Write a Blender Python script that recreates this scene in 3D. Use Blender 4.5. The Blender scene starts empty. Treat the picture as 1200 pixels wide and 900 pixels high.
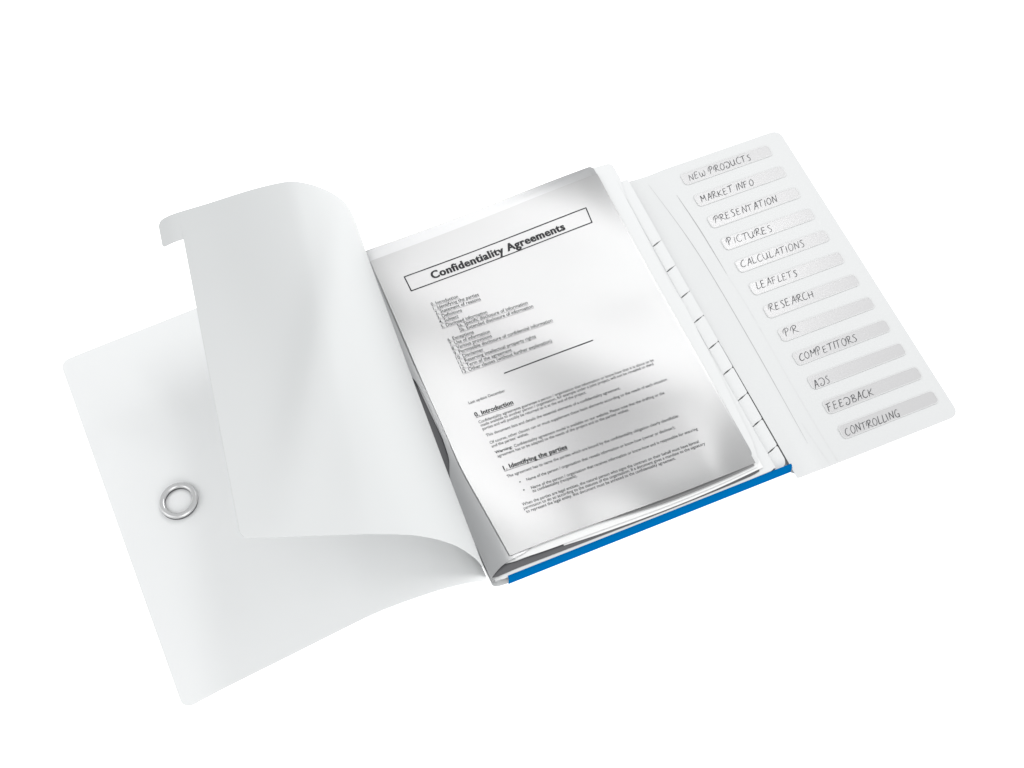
import bpy, math, random
from mathutils import Matrix, Vector
random.seed(4)
sc = bpy.context.scene
col = sc.collection
MM = 0.001

# ---------------------------------------------------------------- camera
cam_d = bpy.data.cameras.new('camera'); cam = bpy.data.objects.new('camera', cam_d); col.objects.link(cam)
cam_d.sensor_width = 36.0; cam_d.lens = 61.588; cam_d.clip_start = 0.05; cam_d.clip_end = 60
R = Matrix(((0.91713211, 0.34092635, -0.20648950), (-0.39839867, 0.79986981, -0.44887278), (0.01213216, 0.49394079, 0.86941090)))
M = R.to_4x4(); M.translation = Vector((-0.231759, -0.494563, 1.241491)); cam.matrix_world = M
sc.camera = cam
sc.render.engine = 'CYCLES'
sc.view_settings.view_transform = 'Standard'; sc.view_settings.look = 'None'
sc.view_settings.exposure = 0.12; sc.view_settings.gamma = 1.0
sc.cycles.max_bounces = 6; sc.cycles.diffuse_bounces = 3

# ---------------------------------------------------------------- studio light
w = bpy.data.worlds.new('World'); sc.world = w; w.use_nodes = True
w.node_tree.nodes['Background'].inputs['Color'].default_value = (0.97, 0.99, 1.0, 1)
w.node_tree.nodes['Background'].inputs['Strength'].default_value = 0.50

def softbox(name, loc, target, sx, sy, radiance, roll=0.0):
    d = bpy.data.lights.new(name, 'AREA'); d.shape = 'RECTANGLE'; d.size = sx; d.size_y = sy
    d.energy = radiance * math.pi * sx * sy
    o = bpy.data.objects.new(name, d); col.objects.link(o)
    v = Vector(target) - Vector(loc)
    q = v.to_track_quat('-Z', 'Y').to_matrix().to_4x4() @ Matrix.Rotation(roll, 4, 'Z')
    q.translation = Vector(loc); o.matrix_world = q
    return o
# overhead strips that show as the bright bands in the glossy paper
def ceiling_strip(name, x, y, sx, sy, rad, ang, z=1.5):
    d = bpy.data.lights.new(name, 'AREA'); d.shape = 'RECTANGLE'; d.size = sx; d.size_y = sy
    d.energy = rad * math.pi * sx * sy
    o = bpy.data.objects.new(name, d); col.objects.link(o)
    o.location = (x, y, z); o.rotation_euler = (0, 0, ang)
ceiling_strip('strip_light_back', 0.58, 1.015, 0.76, 0.18, 11.5, math.radians(-48))
ceiling_strip('strip_light_index', 0.93, 1.01, 0.26, 0.18, 14.0, 0.1)
ceiling_strip('strip_light_left', 0.30, 0.77, 0.15, 0.50, 13.5, math.radians(14))
softbox('softbox_right', (1.9, 0.0, 0.75), (0.1, 0.1, 0), 1.2, 1.0, 5.0)
softbox('softbox_front', (-0.3, -1.8, 1.3), (0.0, 0.1, 0), 1.6, 1.0, 2.6)
softbox('softbox_left', (-1.7, 0.3, 1.2), (0.0, 0.1, 0), 1.0, 1.0, 1.7)
softbox('softbox_top', (-0.7, -0.5, 2.0), (0.0, 0.1, 0), 1.0, 1.0, 2.0)

# ---------------------------------------------------------------- materials
def mat(name, base, rough=0.5, spec=0.5, metallic=0.0, bump=0.0, bscale=900, mottling=0.0, mscale=30, emit=0.0, coat=0.0):
    m = bpy.data.materials.new(name); m.use_nodes = True
    nt = m.node_tree; b = nt.nodes['Principled BSDF']
    b.inputs['Base Color'].default_value = (*base, 1); b.inputs['Roughness'].default_value = rough
    b.inputs['Specular IOR Level'].default_value = spec; b.inputs['Metallic'].default_value = metallic
    b.inputs['Coat Weight'].default_value = coat
    tc = nt.nodes.new('ShaderNodeTexCoord')
    if mottling:
        n = nt.nodes.new('ShaderNodeTexNoise'); n.inputs['Scale'].default_value = mscale; n.inputs['Detail'].default_value = 4
        nt.links.new(tc.outputs['Object'], n.inputs['Vector'])
        r = nt.nodes.new('ShaderNodeMapRange'); r.inputs['To Min'].default_value = 1 - mottling; r.inputs['To Max'].default_value = 1 + mottling
        nt.links.new(n.outputs['Fac'], r.inputs['Value'])
        v = nt.nodes.new('ShaderNodeVectorMath'); v.operation = 'SCALE'; v.inputs[0].default_value = base
        nt.links.new(r.outputs['Result'], v.inputs['Scale']); nt.links.new(v.outputs['Vector'], b.inputs['Base Color'])
    if bump:
        n = nt.nodes.new('ShaderNodeTexNoise'); n.inputs['Scale'].default_value = bscale; n.inputs['Detail'].default_value = 2
        nt.links.new(tc.outputs['Object'], n.inputs['Vector'])
        bp = nt.nodes.new('ShaderNodeBump'); bp.inputs['Strength'].default_value = bump; bp.inputs['Distance'].default_value = 0.0004
        nt.links.new(n.outputs['Fac'], bp.inputs['Height']); nt.links.new(bp.outputs['Normal'], b.inputs['Normal'])
    if emit:
        b.inputs['Emission Color'].default_value = (1, 1, 1, 1); b.inputs['Emission Strength'].default_value = emit
    return m
MT = {
 'table': mat('glowing_white_table', (0.88, 0.88, 0.88), 0.9, 0.0, emit=0.75),  # glow added to the table so shadows wash out to white
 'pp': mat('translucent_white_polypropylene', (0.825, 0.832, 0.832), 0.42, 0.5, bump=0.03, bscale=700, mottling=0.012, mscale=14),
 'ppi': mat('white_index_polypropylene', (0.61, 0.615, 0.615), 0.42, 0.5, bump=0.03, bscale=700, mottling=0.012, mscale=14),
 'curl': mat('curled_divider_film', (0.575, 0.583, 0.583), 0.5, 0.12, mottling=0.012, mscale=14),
 'pp2': mat('clear_white_divider_film', (0.67, 0.675, 0.675), 0.5, 0.3, mottling=0.012, mscale=18),
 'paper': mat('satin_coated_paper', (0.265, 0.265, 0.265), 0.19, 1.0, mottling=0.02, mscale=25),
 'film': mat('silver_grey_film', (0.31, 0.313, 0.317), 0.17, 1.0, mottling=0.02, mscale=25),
 'sheet': mat('white_paper', (0.78, 0.78, 0.775), 0.6, 0.3, mottling=0.02),
 'dark': mat('dark_grey_shade', (0.10, 0.10, 0.105), 0.5, 0.3),
 'grey': mat('mid_grey_shade_and_cap', (0.22, 0.22, 0.22), 0.6, 0.3),
 'blue': mat('blue_polypropylene', (0.0, 0.118, 0.34), 0.4, 0.0, bump=0.05, mottling=0.06, mscale=60),
 'ink': mat('black_print_ink', (0.022, 0.022, 0.024), 0.4, 0.15),
 'inks': mat('fine_print_ink', (0.04, 0.04, 0.043), 0.4, 0.2),
 'pencil': mat('grey_pencil', (0.08, 0.08, 0.085), 0.4, 0.3),
 'label': mat('grey_label_window', (0.485, 0.48, 0.483), 0.27, 1.0, mottling=0.01, mscale=12),
 'rim': mat('label_window_rim', (0.60, 0.60, 0.60), 0.4, 0.5),
 'crease_shade': mat('score_line_shade', (0.36, 0.36, 0.36), 0.5, 0.3),
 'ring': mat('satin_silver_plastic', (0.66, 0.66, 0.66), 0.2, 0.8, metallic=0.5),
 'disc': mat('clear_closure_disc', (0.84, 0.845, 0.845), 0.2, 0.5),
}

# ---------------------------------------------------------------- helpers (all coordinates in mm)
def lerp(a, b, t): return a + (b - a) * t
def sstep(a, b, x):
    t = min(1, max(0, (x - a) / (b - a))); return t * t * (3 - 2 * t)
def piece(pts):
    def f(x):
        if x <= pts[0][0]: return pts[0][1]
        for (x0, y0), (x1, y1) in zip(pts, pts[1:]):
            if x <= x1: return lerp(y0, y1, (x - x0) / (x1 - x0))
        return pts[-1][1]
    return f
def smooth(pts):            # Catmull-Rom through (x, y) points, as a function of x
    def f(x):
        n = len(pts)
        if x <= pts[0][0]: return pts[0][1]
        if x >= pts[-1][0]: return pts[-1][1]
        for i in range(n - 1):
            if x <= pts[i + 1][0]:
                x0, y0 = pts[i]; x1, y1 = pts[i + 1]; h = x1 - x0; t = (x - x0) / h
                m0 = (y1 - pts[i - 1][1]) / (x1 - pts[i - 1][0]) if i > 0 else (y1 - y0) / h
                m1 = (pts[i + 2][1] - y0) / (pts[i + 2][0] - x0) if i + 2 < n else (y1 - y0) / h
                return (2*t**3-3*t*t+1)*y0 + (t**3-2*t*t+t)*h*m0 + (-2*t**3+3*t*t)*y1 + (t**3-t*t)*h*m1
    return f

def link(name, me, m, parent=None):
    me.materials.append(m)
    o = bpy.data.objects.new(name, me); col.objects.link(o)
    if parent: o.parent = parent
    return o
def finish(me, ang=38):
    me.validate()
    me.polygons.foreach_set('use_smooth', [True] * len(me.polygons)); me.set_sharp_from_angle(angle=math.radians(ang)); me.update()

def grid(name, cols, rows, pos, lo, hi, thick, m, parent=None):
    """A sheet with real thickness. cols: u values; for each u rows+1 points from lo(u) to hi(u); pos(u,v) -> (x,y,z) mm."""
    nu, nv = len(cols), rows + 1
    P = [[Vector(pos(u, lerp(lo(u), hi(u), j / rows))) for j in range(nv)] for u in cols]
    top, bot = [], []
    for i in range(nu):
        for j in range(nv):
            a = P[min(i + 1, nu - 1)][j] - P[max(i - 1, 0)][j]; b = P[i][min(j + 1, nv - 1)] - P[i][max(j - 1, 0)]
            n = a.cross(b); n = n.normalized() if n.length > 1e-9 else Vector((0, 0, 1))
            top.append(P[i][j] * MM); bot.append((P[i][j] - n * thick) * MM)
    N = nu * nv; V = top + bot; F = []
    idx = lambda i, j: i * nv + j
    for i in range(nu - 1):
        for j in range(nv - 1):
            a, b, c, d = idx(i, j), idx(i + 1, j), idx(i + 1, j + 1), idx(i, j + 1)
            F.append((a, b, c, d)); F.append((N + d, N + c, N + b, N + a))
    ring = [idx(i, 0) for i in range(nu)] + [idx(nu - 1, j) for j in range(1, nv)] + [idx(i, nv - 1) for i in range(nu - 2, -1, -1)] + [idx(0, j) for j in range(nv - 2, 0, -1)]
    for k in range(len(ring)):
        a, b = ring[k], ring[(k + 1) % len(ring)]
        F.append((a, N + a, N + b, b))
    me = bpy.data.meshes.new(name); me.from_pydata([tuple(v) for v in V], [], F); finish(me)
    return link(name, me, m, parent)

def span(a, b, n, ends=0.0):
    xs = [lerp(a, b, i / n) for i in range(n + 1)]
    if ends:
        k = 8; e = [ends * (1 - math.cos(math.pi / 2 * i / k)) for i in range(k + 1)]
        s = 1 if b > a else -1
        xs = [a + s * q for q in e] + [x for x in xs if s * (x - a) > ends * 1.05 and s * (b - x) > ends * 1.05] + [b - s * q for q in reversed(e)]
    return xs
def rnd(x, x0, x1, r):      # how far a rounded corner of radius r cuts in at x
    d = min(x - x0, x1 - x)
    return 0 if d >= r else r - math.sqrt(max(0, r * r - (r - max(d, 0)) ** 2))

def ribbon(name, pts, width, surf, m, parent, taper=None, dz=0.12, z=None):
    """flat ink or crease line that follows the surface; pts in (x,y)"""
    V, F = [], []
    n = len(pts)
    for i, (x, y) in enumerate(pts):
        x0, y0 = pts[max(i - 1, 0)]; x1, y1 = pts[min(i + 1, n - 1)]
        dx, dy = x1 - x0, y1 - y0; l = math.hypot(dx, dy) or 1
        wd = width * (taper(i / (n - 1)) if taper else 1) / 2
        for s in (-1, 1):
            px, py = x - s * dy / l * wd, y + s * dx / l * wd
            V.append((px * MM, py * MM, (surf(px, py) + dz) * MM))
        if i: a = 2 * i; F.append((a - 2, a - 1, a + 1, a))
    return V, F
def flat_mesh(name, parts, m, parent):
    V, F = [], []
    for v, f in parts:
        o = len(V); V += v; F += [tuple(q + o for q in t) for t in f]
    me = bpy.data.meshes.new(name); me.from_pydata(V, [], F); me.update()
    return link(name, me, m, parent)
def dense(p, q, step=4):
    n = max(1, int(math.hypot(q[0] - p[0], q[1] - p[1]) / step)); return [(lerp(p[0], q[0], i / n), lerp(p[1], q[1], i / n)) for i in range(n + 1)]

def print_line(name, s, x0, y0, x1, y1, size, surf, m, parent, bold=0.0, underline=0.0, dz=0.12, space=1.0, heavy=0.0):
    """one printed line from (x0,y0) to (x1,y1) on its baseline, following the sheet"""
    c = bpy.data.curves.new(name, 'FONT'); c.body = s; c.size = 10; c.offset = bold; c.resolution_u = 3; c.space_character = space
    c.fill_mode = 'FRONT'
    t = bpy.data.objects.new('tmp', c); col.objects.link(t)
    dg = bpy.context.evaluated_depsgraph_get(); dg.update()
    me = bpy.data.meshes.new_from_object(t.evaluated_get(dg)); bpy.data.objects.remove(t); bpy.data.curves.remove(c)
    xs = [v.co.x for v in me.vertices]; a, b = min(xs), max(xs)
    L = math.hypot(x1 - x0, y1 - y0); kx = L / (b - a); ky = size / 10
    ux, uy = (x1 - x0) / L, (y1 - y0) / L
    for v in me.vertices:
        p, q = (v.co.x - a) * kx, v.co.y * ky
        X, Y = x0 + p * ux - q * uy, y0 + p * uy + q * ux
        v.co = (X * MM, Y * MM, (surf(X, Y) + dz) * MM)
    me.name = name
    if heavy:                      # bold face: the strokes are widened by shifted copies a hair apart in height
        import bmesh
        bm = bmesh.new(); bm.from_mesh(me); src = bm.verts[:] + bm.edges[:] + bm.faces[:]
        for k, d in enumerate((-heavy, heavy, heavy * 2)):
            g = bmesh.ops.duplicate(bm, geom=src)['geom']
            for e in g:
                if isinstance(e, bmesh.types.BMVert): e.co += Vector((d * ux, d * uy, 0.02 * (k + 1))) * MM
        bm.to_mesh(me); bm.free()
    o = link(name, me, m, parent)
    if underline:
        V, F = ribbon('u', dense((x0 - uy * -size * .16, y0 - size * .16), (x1, y1 - size * .16)), underline, surf, m, parent, dz=dz)
        import bmesh
        bm = bmesh.new(); bm.from_mesh(me)
        vs = [bm.verts.new(v) for v in V]
        for f in F: bm.faces.new([vs[i] for i in f])
        bm.to_mesh(me); bm.free()
    return o

def thing(name, label, cat, group=None):
    o = bpy.data.objects.new(name, None); col.objects.link(o); o.empty_display_size = 0.02
    o['label'] = label; o['category'] = cat
    if group: o['group'] = group
    return o

# ---------------------------------------------------------------- the table
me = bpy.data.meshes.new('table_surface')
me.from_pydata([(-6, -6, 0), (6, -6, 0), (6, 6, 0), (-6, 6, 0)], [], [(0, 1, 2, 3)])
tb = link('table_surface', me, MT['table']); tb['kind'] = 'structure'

# ---------------------------------------------------------------- the divider book
book = thing('divider_book', 'open white plastic divider book with blue edge, curled first divider and handwritten index', 'ring binder')
book['category'] = 'divider book'

def wave(x, y):
    f = (0.5 + 0.5 * sstep(-23, 10, x)) * (1 - sstep(190, 222, x)) * sstep(-12, 40, y)
    return 0.45 * f * (0.55 * math.sin((x * 0.8 + y * 0.9) / 300 * 2 * math.pi * 1.6 + 0.6) + 0.25 * math.sin((x - 0.4 * y) / 90 * math.pi))
def lift(x, y): return 3.2 * sstep(60, 215, x) * sstep(170, 305, y) + wave(x, y)      # the stack stands open towards its top right corner
def layer(z): return lambda x, y: z + lift(x, y) * z / 15.0

# front cover, arched near the hinge
cprof = smooth([(-269, 0.8), (-238, 10.5), (-190, 22), (-143, 33.5), (-115, 39.5), (-89, 38.9), (-61.5, 34.6), (-41, 26.8), (-31, 20.5), (-25, 14.5)])
def cover_z(x, y):
    k = lerp(1.0, 0.30, (y + 12) / 323)
    b = 0.8 + (13.5 * sstep(-60, -25, x))
    return max(0.9, b + (cprof(x) - b) * k)
xs = span(-269, -25, 70, ends=8)
grid('front_cover', xs, 60, lambda x, y: (x, y, cover_z(x, y)),
     lambda x: -12 + (rnd(x, -269, 9999, 8)), lambda x: 310 - rnd(x, -269, 9999, 8), 0.9, MT['pp'], book)

# ring closure on the cover
def torus(name, c, R0, r, sq, m, parent, tilt=(0, 0)):
    V, F = [], []; A, B = 72, 20
    for i in range(A):
        a = 2 * math.pi * i / A
        for j in range(B):
            b = 2 * math.pi * j / B
            rr = R0 + r * math.copysign(abs(math.cos(b)) ** 0.8, math.cos(b)); zz = sq * math.copysign(abs(math.sin(b)) ** 0.8, math.sin(b))
            x, y = rr * math.cos(a), rr * math.sin(a)
            V.append(((c[0] + x) * MM, (c[1] + y) * MM, (c[2] + zz + x * tilt[0] + y * tilt[1]) * MM))
            F.append((i * B + j, ((i + 1) % A) * B + j, ((i + 1) % A) * B + (j + 1) % B, i * B + (j + 1) % B))
    me = bpy.data.meshes.new(name); me.from_pydata(V, [], F); finish(me, 80)
    return link(name, me, m, parent)
cx, cy = -219.2, 145.5; cz = cover_z(cx, cy)
tx = (cover_z(cx + 10, cy) - cover_z(cx - 10, cy)) / 20; ty = (cover_z(cx, cy + 10) - cover_z(cx, cy - 10)) / 20
rg = torus('closure_ring', (cx, cy, cz + 3.5), 13.0, 2.2, 1.5, MT['ring'], book, (tx, ty))
torus('ring_side_shade', (cx, cy, cz + 1.3), 13.05, 2.0, 2.0, MT['dark'], rg, (tx, ty))  # dark torus added to paint the dark reflections on the ring's sides
V = [(cx * MM, cy * MM, (cz + 0.75) * MM)]; F = []
for k, (r, z) in enumerate([(4, .75), (8, .75), (10.6, .6), (11.2, .3)]):
    for i in range(64):
        a = 2 * math.pi * i / 64; x, y = r * math.cos(a), r * math.sin(a)
        V.append(((cx + x) * MM, (cy + y) * MM, (cz + z + x * tx + y * ty) * MM))
        j = (i + 1) % 64
        F.append((0, 1 + i, 1 + j) if k == 0 else (1 + (k - 1) * 64 + i, 1 + k * 64 + i, 1 + k * 64 + j, 1 + (k - 1) * 64 + j))
me = bpy.data.meshes.new('closure_disc'); me.from_pydata(V, [], F); finish(me); link('closure_disc', me, MT['disc'], rg)

# spine, back panel, blue bottom wall
sp = [(-8, 0.7), (-14, 0.7), (-18.5, 1.4), (-21.5, 3.6), (-23.3, 7), (-24, 10.5), (-24.4, 14.2)]
def arc(pts, n=6):
    out = []
    for i in range(len(pts) - 1):
        p = [Vector(pts[max(0, min(len(pts) - 1, i + k))]) for k in (-1, 0, 1, 2)]
        for j in range(n):
            t = j / n
            out.append(0.5 * ((2 * p[1]) + (-p[0] + p[2]) * t + (2 * p[0] - 5 * p[1] + 4 * p[2] - p[3]) * t * t + (-p[0] + 3 * p[1] - 3 * p[2] + p[3]) * t ** 3))
    return out + [Vector(pts[-1])]
spc = arc(sp)
grid('spine', list(range(len(spc))), 4, lambda u, v: (spc[u].x, v, spc[u].y), lambda u: -14.0 + 2.0 * (u / len(spc)), lambda u: 300, 0.8, MT['pp'], book)
grid('back_panel', [-8.5, 100, 220, 222, 240], 4, lambda x, y: (x, y, 1.4), lambda x: -13.0, lambda x: 300 if x < 221 else 286, 0.9, MT['pp'], book)
wp = arc([(-13.6, 0.2), (-14.6, 1.2), (-14.9, 3.5), (-14.7, 8), (-14.2, 11.2), (-13.2, 12.0), (-12.2, 12.0)], 4)
grid('bottom_wall', span(-9.5, 234, 40), len(wp) - 1, lambda u, v: (u + (0.5 * (14 - 0) * 0), wp[int(round(v))].x, wp[int(round(v))].y), lambda u: 0, lambda u: len(wp) - 1, 0.8, MT['blue'], book)
grid('end_cap', [234.1, 235, 236, 237.2], 6, lambda u, v: (u, -14.0 + (u - 234) * .5 + v * .2, 7.8 - v * 1.1 - (u - 234) * .6), lambda u: 0, lambda u: 6, 0.8, MT['grey'], book)

# dividers below, each with its own index tab
tab_edge = [271, 244, 217.6, 190.4, 163, 137.2, 110.1, 83.8, 57.8, 32, 6.2, -12.5]
def tab_sheet(k, zbody, ztab, xe=222.0, y_top=290, y_bot=-10.5):
    lo_t, hi_t = tab_edge[k], tab_edge[k - 1]
    xs = [-19, 0, 60, 120, 160, 190, 205, 214, xe - .6, xe - .3] + [xe + q for q in (0, .3, 1, 2, 3, 4, 5, 6, 7, 7.8, 8.5, 9.2, 9.8, 10.3, 10.7, 10.9, 11.0)]
    wob = lambda x: 3.2 * ((x - xe) / 9.5) - 1.7       # tab flanks run obliquely
    slot = lambda x: 0.10 + (0.42 + 0.2 * (k % 2)) * math.sin(math.pi * min(1, max(0, (x - xe) / 9.2)))
    def lo(x):
        if x < xe - .45: return y_bot
        if x < xe - .1: return max(y_bot, lo_t - 2)
        return lo_t + (wob(x) if k < 11 else 0) + slot(x) + rnd(x, -999, xe + 11, 1.4 if k < 11 else 9.0)
    def hi(x):
        if x < xe - .45: return y_top - 14 * sstep(195, 212, x)
        return hi_t + (wob(x) - slot(x) if k > 2 else 43) - rnd(x, -999, xe + 11, 1.4)
    def pos(x, y):
        zz = lerp(zbody, ztab, sstep(205, xe + 6, x)); return (x, y, zz + lift(x, y) * zz / 15)
    o = grid('divider_sheet', xs, 24, pos, lo, hi, 0.35, MT['pp2'], book)
    return o
for k in range(2, 12):
    tab_sheet(k, 10.6 - 0.62 * (k - 2), 11.4 - 0.42 * (k - 2))
# white sheet whose rim shows under the stack, dark sheet added to paint the shade in the pocket gap
grid('pocket_back', span(-22.8, 221, 50, ends=3), 30, lambda x, y: (x, y, 11.4 * sstep(-28, -16, x) + lift(x, y) * .75),
     lambda x: -12.9 + 3.4 * (1 - sstep(-22.8, -13, x)) + rnd(x, -60, 221, 5) + 1.2 * sstep(150, 221, x), lambda x: 302 - 16 * sstep(205, 218, x), 0.5, MT['pp2'], book)
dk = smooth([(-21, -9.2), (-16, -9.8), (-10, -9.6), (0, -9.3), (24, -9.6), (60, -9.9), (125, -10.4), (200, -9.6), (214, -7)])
grid('pocket_gap_shade', span(-21, 208, 50), 20, lambda x, y: (x, y, 12.1 + lift(x, y) * .8), lambda x: dk(x), lambda x: 300, 0.3, MT['dark'], book)

# top divider: silver-grey film with the opened pocket mouth
fe = smooth([(-23, -11.2), (-20, -8.4), (-16, -6.2), (-10.8, -3.9), (-2.3, -2.2), (9, -1.0), (20, 2), (60, 3), (222, 3)])
fz = smooth([(-23, 12.6), (-18, 13.6), (-10, 14.4), (0, 14.7), (30, 14.2), (222, 13.6)])
fl = smooth([(-12, -22.6), (40, -21.8), (76, -19.5), (84, -17.5), (98, -12.5), (137, -9.6), (170, -10.5), (184, -14.5), (200, -18), (305, -20)])
def film_pos(u, v):
    x = lerp(fl(v), 209.5, u); return (x, v, fz(x) + lift(x, v))
def film_lo(u): return fe(lerp(-22.6, 209.5, u)) + (rnd(lerp(-22, 209.5, u), -99, 209.5, 7))
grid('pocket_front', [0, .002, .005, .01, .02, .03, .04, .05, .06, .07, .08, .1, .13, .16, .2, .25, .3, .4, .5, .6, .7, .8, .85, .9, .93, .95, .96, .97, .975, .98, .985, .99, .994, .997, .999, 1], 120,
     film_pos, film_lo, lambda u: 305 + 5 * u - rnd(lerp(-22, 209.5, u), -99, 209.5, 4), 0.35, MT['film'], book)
# backing divider behind the paper, standing proud at the top with its rounded corner
grid('top_divider', span(-10.5, 227, 60, ends=5), 40, lambda x, y: (x, y, lerp(13.3, 12.2, sstep(205, 227, x)) + lift(x, y) * .9),
     lambda x: piece([(-18, -1), (0, -4), (100, -5), (208, -4), (214, 2), (218, 60), (222, 150), (223, 270), (227, 290)])(x), lambda x: 302.5 + 5.5 * sstep(0, 220, x) - rnd(x, -10.5, 227, 5), 0.35, MT['pp2'], book)

# ---------------------------------------------------------------- index panel at the right
ip = smooth([(237, 7.2), (243, 6.2), (250, 4.9), (257, 3.4), (262, 2.9), (270, 2.6), (290, 2.3), (384, 1.6)])
def idx_z(x, y): return ip(x)
xs = span(237, 384.5, 50, ends=8)
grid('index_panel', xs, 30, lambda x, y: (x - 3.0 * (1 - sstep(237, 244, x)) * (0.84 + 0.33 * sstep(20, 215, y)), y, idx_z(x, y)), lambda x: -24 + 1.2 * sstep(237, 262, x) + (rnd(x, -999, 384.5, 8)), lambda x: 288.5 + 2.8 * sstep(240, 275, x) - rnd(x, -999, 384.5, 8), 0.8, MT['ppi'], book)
grid('hinge_strip', [226, 232, 238, 250, 262], 4, lambda x, y: (x, y, 2.5 - .02 * (x - 226)), lambda x: -13.5 - 9.0 * sstep(232, 242, x), lambda x: 287, 0.6, MT['ppi'], book)
def score(pts, width, taper, m):  # score grooves drawn as flat strips, their shade put into the grey
    p = []
    p = [(v.x, v.y) for v in arc([(float(a), float(b)) for a, b in pts], 10)]
    o = flat_mesh('score_groove_shade', [ribbon('s', p, width, idx_z, m, book, taper=taper, dz=0.08)], m, book); return o
score([(250.5, 280), (258.6, 205), (259.8, 105), (258.0, 2)], 0.55, lambda t: 0.25 + 0.75 * min(1, 3 * t, 4 * (1 - t)) , MT['crease_shade'])
score([(269.0, 262), (271.4, 220), (272.0, 172)], 0.8, lambda t: 0.2 + 0.8 * math.sin(math.pi * min(1, t * .95 + .03)), MT['crease_shade'])
score([(272.0, 172), (273.3, 130), (272.2, 60), (272.3, 4), (273.0, -21)], 0.7, lambda t: 0.35 + 0.65 * t, MT['rim'])
score([(262.5, 20), (264.5, -8), (266, -21)], 0.4, lambda t: 0.6, MT['rim'])

# handwriting
G = {
 'A': [[(0, -.05), (.22, .5), (.42, 1.02), (.45, .5), (.5, 0)], [(.12, .38), (.56, .42)]],
 'B': [[(.08, 0), (.14, .5), (.2, .95)], [(0, .8), (.2, 1), (.45, .95), (.42, .65), (.2, .52), (.5, .4), (.5, .1), (.25, 0), (.05, .08)]],
 'C': [[(.52, .92), (.38, 1), (.14, .75), (.04, .35), (.14, .05), (.34, 0), (.52, .14)]],
 'D': [[(-.02, .86), (.2, 1), (.48, .92), (.6, .55), (.45, .12), (.2, 0), (.04, .14), (.14, .34), (.24, .3)]],
 'E': [[(.46, .96), (.12, .94), (.08, .5), (.02, .03), (.42, .06)], [(.08, .5), (.38, .55)]],
 'F': [[(.1, .92), (.05, .45), (0, -.05)], [(-.08, .9), (.2, .95), (.5, 1)], [(.05, .5), (.36, .55)]],
 'G': [[(.52, .9), (.34, 1), (.1, .65), (.06, .25), (.22, 0), (.44, .12), (.5, .42), (.3, .42)], [(.5, .42), (.42, -.08)]],
 'H': [[(.08, 1), (.05, .5), (0, 0)], [(.55, 1), (.5, .5), (.46, 0)], [(-.02, .48), (.6, .54)]],
 'I': [[(.1, 1), (.06, .5), (.02, 0)]],
 'K': [[(.08, 1), (.05, .5), (0, 0)], [(.52, 1), (.3, .68), (.08, .48), (.3, .25), (.5, 0)]],
 'L': [[(.12, 1), (.06, .5), (.02, .03), (.22, .0), (.42, .1)]],
 'M': [[(0, 0), (.08, .5), (.12, 1), (.26, .5), (.34, .48), (.46, .6), (.58, 1), (.58, .5), (.56, 0)]],
 'N': [[(0, 0), (.06, .5), (.12, 1)], [(.12, 1), (.28, .5), (.44, .03)], [(.44, .03), (.5, .5), (.58, 1.05)]],
 'O': [[(.32, 1), (.12, .8), (.02, .4), (.12, .05), (.32, .02), (.5, .35), (.5, .75), (.32, 1), (.22, .95)]],
 'P': [[(-.1, .42), (-.04, .75), (.12, .98), (.36, 1.02), (.46, .82), (.34, .58), (.14, .48)], [(.18, .9), (.12, .45), (.04, -.08)]],
 'R': [[(-.1, .38), (-.06, .7), (.12, .98), (.38, 1.02), (.46, .82), (.32, .58), (.14, .5), (.36, .22), (.6, 0)], [(.18, .9), (.12, .45), (.04, 0)]],
 'S': [[(.44, .94), (.26, 1), (.12, .82), (.26, .55), (.36, .3), (.26, .04), (.02, .02)]],
 'T': [[(-.1, .94), (.2, .97), (.58, 1.03)], [(.24, .96), (.2, .5), (.14, -.02)]],
 'U': [[(.04, .95), (.0, .4), (.1, .05), (.3, .08), (.46, .45), (.5, .92)], [(.5, .92), (.44, .3), (.54, .02)]],
 'W': [[(.05, .95), (0, .35), (.1, .04), (.26, .2), (.34, .6), (.34, .2), (.46, .03), (.62, .35), (.66, .95)]],
}
ADV = {'I': .3, 'W': .86, 'M': .8, ' ': .34, 'L': .56, 'S': .6, 'O': .68, 'D': .76, 'T': .66}
def catmull(p, n=7):
    return [(v.x, v.y) for v in arc(p, n)]
def handwriting(name, s, x0, x1, y0, y1, h, surf, m, parent):
    adv = []; t = 0
    for ch in s: adv.append(t); t += ADV.get(ch, .7)
    tot = t - .12
    k = (x1 - x0) / tot; parts = []
    for ch, a in zip(s, adv):
        if ch == ' ': continue
        jy = random.uniform(-.04, .05) * h; js = random.uniform(.92, 1.08); ja = random.uniform(-.06, .06)
        for st in G[ch]:
            pts = catmull([(px, py * js) for px, py in st])
            q = []
            for px, py in pts:
                X = x0 + (a + px + (0.10 + ja) * py) * k; q.append((X, lerp(y0, y1, (X - x0) / (x1 - x0)) + py * h + jy))
            wv = random.uniform(.8, 1.1)
            parts.append(ribbon('r', q, 0.64 * wv, surf, m, parent, taper=lambda t: .65 + .45 * math.sin(math.pi * min(1, t * .9 + .08)), dz=0.0))
    return flat_mesh(name, parts, m, parent)

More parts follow.
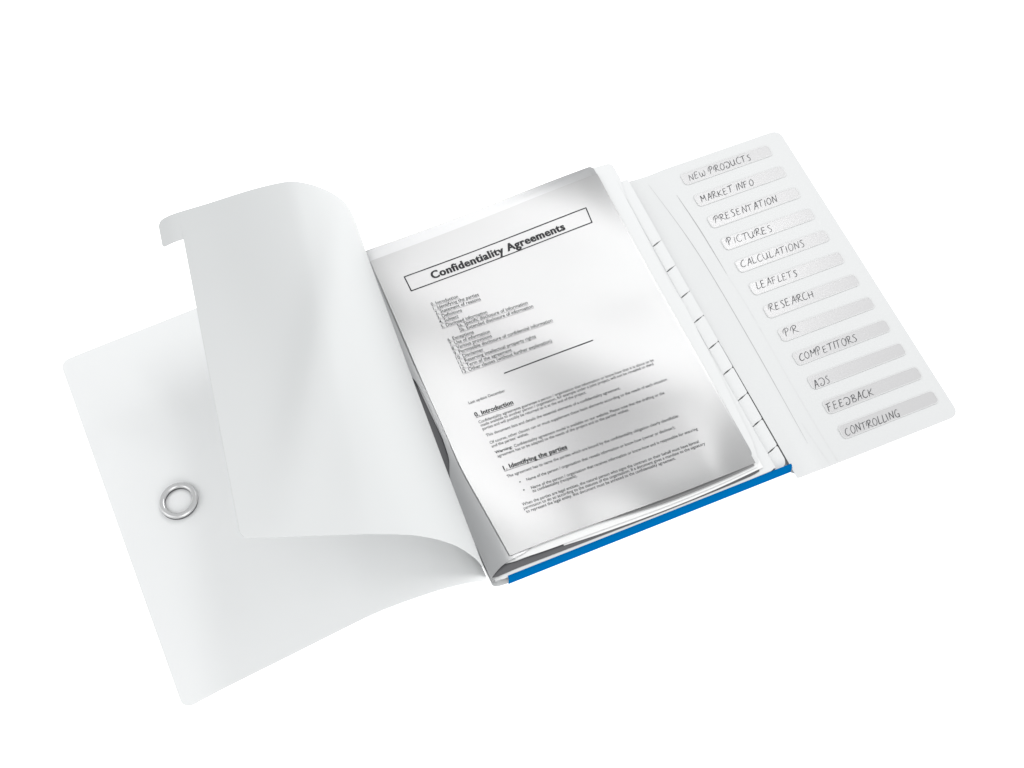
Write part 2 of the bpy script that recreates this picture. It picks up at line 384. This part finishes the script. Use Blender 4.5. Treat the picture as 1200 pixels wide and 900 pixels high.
words = [('NEW PRODUCTS', 286.6, 348.4, 270.9, 270.7), ('MARKET INFO', 286, 338.2, 246.4, 245.8), ('PRESENTATION', 286.8, 348.9, 223.0, 221.5),
 ('PICTURES', 287.1, 330.5, 197.4, 195.7), ('CALCULATIONS', 286.6, 348.7, 172.7, 171.2), ('LEAFLETS', 289.1, 328.6, 148.0, 147.0),
 ('RESEARCH', 288.6, 331, 124.0, 123.0), ('PR', 289.2, 302.9, 97.8, 97.0), ('COMPETITORS', 289, 344.1, 72.0, 70.6), ('ADS', 288, 304, 44.6, 44.4),
 ('FEEDBACK', 288.1, 331.2, 21.0, 20.6), ('CONTROLLING', 290.3, 341.1, -4.3, -5.2)]
for i, (s, tx0, tx1, ty0, ty1) in enumerate(words):
    yt = 280.4 - 24.92 * i; yb = yt - 12.4
    xl = lerp(281.2, 287.4, i / 11); xr = lerp(367.0, 375.2, i / 11)
    lz = lambda x, y: idx_z(x, y) + 0.35
    lab = grid('index_label', span(xl, xr, 12, ends=3.2), 4, lambda x, y: (x, y, lz(x, y)), lambda x: yb + 0.2 * (x - xl) / 90 + rnd(x, xl, xr, 3.2), lambda x: yt - 0.6 * (x - xl) / 90 - rnd(x, xl, xr, 3.2), 0.33, MT['label'], book)
    lab['label'] = 'grey index label handwritten ' + s
    rim = []
    for q in range(0, 361, 1): pass
    out = []
    for (ccx, ccy, a0) in ((xr - 3.2, yt - .6 - 3.2, 0), (xl + 3.2, yt - 3.2, 90), (xl + 3.2, yb + 3.2, 180), (xr - 3.2, yb + .2 + 3.2, 270)):
        for q in range(0, 91, 15): a = math.radians(a0 + q); out.append((ccx + 3.2 * math.cos(a), ccy + 3.2 * math.sin(a)))
    out.append(out[0])
    flat_mesh('label_rim', [ribbon('r', out, 0.7, lz, MT['rim'], lab, dz=0.06)], MT['rim'], lab)
    handwriting('lettering', s, tx0, tx1 - 1.5, ty0, ty1, 6.6, lambda x, y: lz(x, y) + .09, MT['pencil'], lab)

# ---------------------------------------------------------------- curled first divider
B = [(-23.9, -8.0, 12.4), (-28.3, -6.9, 34.9), (-34.6, -5.8, 55.4), (-50.1, -3.6, 87.2), (-74.3, -0.5, 116.4), (-103.8, 3.2, 137.1), (-126.8, 6.2, 149.4), (-160.5, 10.7, 166.5), (-192.0, 15.0, 182.2)]
T = [(-5.4, 300.0, 15.8), (-7.7, 301.4, 53.0), (-11.5, 302.3, 78.0), (-18.4, 303.2, 98.4), (-34.1, 304.4, 120.2), (-53.2, 305.8, 136.6), (-66.5, 306.7, 140.4), (-90.0, 308.3, 142.1), (-123.8, 310.6, 140.8), (-144.6, 312.0, 140.3)]
TX = [(-152.0, 312.0, 140.0), (-161.5, 311.2, 138.6)]
def cum(c):
    out = [0.0]
    for a, b in zip(c, c[1:]): out.append(out[-1] + (Vector(b) - Vector(a)).length)
    return out
def interp3(c, arcs, s):
    f = [smooth([(a, p[k]) for a, p in zip(arcs, c)]) for k in range(3)]
    return f
Bc = [(-23.6, -10, 9.5)] + B
Tc = [(-19.5, 300, 10), (-12, 300, 11.5)] + T
ba = cum(Bc); ta = cum(Tc); L1, L2 = ba[-1], ta[-1]
bt = (Vector(Bc[-1]) - Vector(Bc[-2])).normalized()
Bc.append(tuple(Vector(Bc[-1]) + bt * 16)); ba.append(L1 + 16)
for p in TX:
    ta.append(ta[-1] + (Vector(p) - Vector(Tc[-1])).length); Tc.append(p)
fb = interp3(Bc, ba, 0); ft = interp3(Tc, ta, 0)
LT = ta[-1]
def curl(u, v):            # u in mm of arc along the top edge, v 0..1 from bottom to top
    t = u / L2; sb = min(t * L1, ba[-1]) if u <= L2 else L1 + (u - L2)
    b = Vector([f(sb) for f in fb]); tp = Vector([f(u) for f in ft])
    q = b.lerp(tp, v)
    e = (u / L2 - 0.56) / 0.24
    q.z += 17.0 * math.exp(-e * e) * math.sin(math.pi * min(1, max(0, v * 0.95)))
    k = (u / L2 - lerp(0.88, 0.40, v)) / 0.085
    q.z += 5.0 * math.exp(-k * k) * math.sin(math.pi * min(1, max(0, v))) ** 0.6
    return q
us = [L2 * i / 70 for i in range(70)] + [L2 - 2.4, L2 - 1.5, L2 - .8, L2 - .3, L2 - .02, L2 + .02, L2 + .4] + [lerp(L2 + 1, LT, i / 10) for i in range(11)]
us = sorted(us)
def clo(u):
    if u > L2: return 0.905 + rnd(u, -99, LT, 2.0) / 300
    return 0.0 + rnd(u, -99, L2, 6) / 300
def chi(u): return 1 - rnd(u, -99, LT, 5) / 300
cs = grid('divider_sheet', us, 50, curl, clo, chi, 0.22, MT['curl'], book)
cs['label'] = 'first divider sheet curling up over the front cover'

# ---------------------------------------------------------------- papers in the book
def paper_z(x, y):
    z = 15.3 + lift(x, y) * 1.02
    z += 1.5 * sstep(60, 130, x) * (1 - sstep(170, 207, x)) * (1 - sstep(-5, 75, y))
    return z
pe = smooth([(-2.2, 0.8), (28, 1.0), (60, 0.2), (128, -2.6), (180, -2.8), (207.5, -2.0)])
pl = smooth([(-3, -1.6), (40, -4.4), (85, -7.2), (120, -6.6), (160, -6.0), (220, -4.4), (300, -2.6)])
doc = thing('document_page', 'glossy top page headed Confidentiality Agreements lying in the open divider book', 'document')
def paper_pos(u, y):
    x = lerp(pl(y), 207.3 + 2.0 * sstep(200, 300, y), u); return (x, y, paper_z(x, y))
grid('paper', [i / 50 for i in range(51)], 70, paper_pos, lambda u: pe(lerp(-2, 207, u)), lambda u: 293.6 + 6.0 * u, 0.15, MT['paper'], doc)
S = paper_z
def small(s, x0, y0, x1, y1, **k): return print_line('text_line', s, x0, y0, x1, y1, k.pop('size', 4.0), S, MT['inks'], doc, **k)
toc = [("0. Introduction", 27.9, 232.3, 51.3, 231.2), ("1. Identifying the parties", 28, 227.7, 68, 226.4), ("2. Statement of reasons", 28, 223.1, 67.7, 221.9),
 ("3. Definitions", 27.9, 218.4, 49.1, 217.6), ("4. Subject", 27.6, 213.9, 44.3, 213.3), ("5. Disclosed information", 27.5, 209.0, 67.6, 207.8),
 ("5a. Specific disclosure of information", 39.9, 204.6, 102, 203.0), ("5b. Extended disclosure of information", 39.9, 200.0, 104.8, 198.2),
 ("6. Exceptions", 27.4, 195.2, 49.9, 194.4), ("7. Use of information", 27.4, 190.6, 62.3, 189.6), ("8. Various provisions", 27.4, 186.1, 62, 185.2),
 ("9. Permissible disclosure of confidential information", 27.3, 181.4, 113.9, 179.4), ("10. Disclaimer", 27.2, 176.7, 50.7, 175.9),
 ("11. Reserving intellectual property rights", 27.1, 172.1, 95, 170.6), ("12. Term of the agreement", 26.9, 167.5, 71.8, 166.5),
 ("13. Other clauses (without further explanation)", 26.8, 163.0, 105.3, 161.6)]
for s, *p in toc: small(s, *p, size=4.8, underline=0.2, bold=0.08)
body = [("Last update December", 20.5, 135, 51.9, 134.2),
 ("Confidentiality agreements guarantee a person / organisation that information or know-how that it is about to be", 21.1, 115.6, 174.2, 112.9),
 ("made available to another person / organisation, for example under a joint project, will not be revealed to third", 21.5, 112.4, 172.3, 109.6),
 ("parties and will possibly be returned to it at the end of the project.", 21.5, 108.9, 111, 107.0),
 ("This document lists and details the essential elements of a confidentiality agreement.", 21.9, 102.4, 138, 99.8),
 ("Of course, other clauses can or must supplement these basic elements according to the needs of each situation", 22, 95.2, 176.1, 92.4),
 ("and the parties' wishes.", 22, 91.7, 53.4, 91.0),
 ("Confidentiality agreement model is available on our website. Please note that the drafting or the", 38.5, 85.0, 168.7, 82.0),
 ("agreement has to be adapted to the needs of the project and to the parties' wishes.", 22.7, 81.8, 135.9, 79.2),
 ("The agreement has to name the parties which are bound by the confidentiality obligation clearly identifiable:", 22.6, 62.4, 170, 58.5),
 ("Name of the person / organisation that reveals information or know-how (owner or discloser);", 35.5, 53.9, 162.6, 50.3),
 ("Name of the person / organisation that receives information or know-how and is responsible for ensuring", 36, 46.0, 178.5, 41.9),
 ("its confidentiality (recipient).", 35.9, 42.9, 73.2, 41.8),
 ("When the parties are legal entities, the natural person who signs the contract on their behalf must have formal", 23.8, 35.4, 174.3, 31.2),
 ("permission to do so according to the statutes of the organisation. If a document gives a mandate to the signatory", 23.5, 32.1, 178, 27.6),
 ("to represent the legal entity, this document must be annexed to the confidentiality agreement.", 24.1, 28.7, 150.7, 25.0)]
for s, *p in body: small(s, *p, size=3.8, bold=0.08)
small("Warning:", 22.3, 85.6, 36.8, 85.2, size=3.6, bold=0.25)
print_line('heading', "0. Introduction", 20.7, 122.4, 53.3, 121.3, 5.8, S, MT['ink'], doc, bold=0.16, underline=0.4, space=1.06, heavy=0.08)
print_line('heading', "1. Identifying the parties", 22.8, 69.6, 76.4, 67.7, 5.8, S, MT['ink'], doc, bold=0.16, underline=0.4, space=1.06, heavy=0.08)
print_line('title', "Confidentiality Agreements", 38.8, 256.6, 160.7, 257.8, 10.6, S, MT['ink'], doc, bold=0.22, space=1.10, heavy=0.2)
fr = []
q = [(17.8, 267.8), (185.6, 270.8), (184.2, 255.4), (18.0, 252.6), (17.8, 267.8)]
for a, b in zip(q, q[1:]):
    d = Vector((b[0] - a[0], b[1] - a[1])).normalized() * .35
    fr.append(ribbon('r', dense((a[0] - d.x, a[1] - d.y), (b[0] + d.x, b[1] + d.y)), 1.0, S, MT['ink'], doc))
flat_mesh('title_frame', fr, MT['ink'], doc)
flat_mesh('rule', [ribbon('r', dense((57.4, 150), (136.8, 150.2)), 1.0, S, MT['ink'], doc)], MT['ink'], doc)
for y in (55.4, 47.8):
    flat_mesh('bullet', [ribbon('r', [(29.6, y), (30.7, y)], 1.0, S, MT['ink'], doc)], MT['ink'], doc)

def loose(name, m, label, cat, x0, x1, z, edge, top, th=0.15, group=None):
    o = grid(name, span(x0, x1, 50), 16, lambda x, y: (x, y, z + lift(x, y) * z / 15.2), edge, top, th, m)
    o['label'] = label; o['category'] = cat
    if name == 'paper_sheet': o['group'] = 'paper sheets under the printed page'
    return o
gw = smooth([(-3, 0.3), (60, 0.3), (100, -1.6), (128, -2.6), (165, -2.4), (205, -1.6)])
cl = smooth([(-3, 0.9), (85, 0.8), (115, 0.3), (160, 0.3), (190, 1.1), (250, 1.0), (292, 0.1)])
gc = grid('page_edge_shade', [i / 50 for i in range(51)], 40, lambda u, y: ((lambda x: (x, y, 14.85 + lift(x, y) * .99))(lerp(pl(y) - cl(y), 205.5, u))), lambda u: pe(lerp(-3, 205.5, u)) + gw(lerp(-3, 205.5, u)), lambda u: 293.6 + 6.0 * u + lerp(-3.0, 0.75, sstep(0.42, 0.62, u)), 0.12, MT['grey'])  # gap shade along the page edges, painted as a dark sheet peeking out
gc['label'] = 'added grey sheet painting the thin line of shade under the printed page'; gc['category'] = 'painted shade'
loose('paper_sheet', MT['sheet'], 'upper white paper sheet sticking out below the printed page at the front edge', 'paper sheet', 1.0, 208, 13.6,
      smooth([(1, -3.4), (25, -5.0), (70, -6.2), (126, -7.6), (170, -7.2), (208, -5.0)]), lambda x: 297 + .015 * x)
loose('paper_sheet', MT['sheet'], 'lower white paper sheet, lowest of the papers just above the blue edge', 'paper sheet', 40, 212, 12.7,
      smooth([(40, -6.5), (70, -8.4), (125, -9.9), (170, -9.3), (212, -6.8)]), lambda x: 294)
# two sheet corners that fan out under the page at its top right
o = grid('paper_sheet', span(96, 205, 20), 4, lambda x, y: (x, y, 14.9 + lift(x, y) * .98), lambda x: 280, lambda x: lerp(297.4, 307, (x - 96) / 109), 0.15, MT['film'])
o['label'] = 'grey sheet fanning out behind the top right edge of the printed page'; o['category'] = 'paper sheet'; o['group'] = 'paper sheets under the printed page'
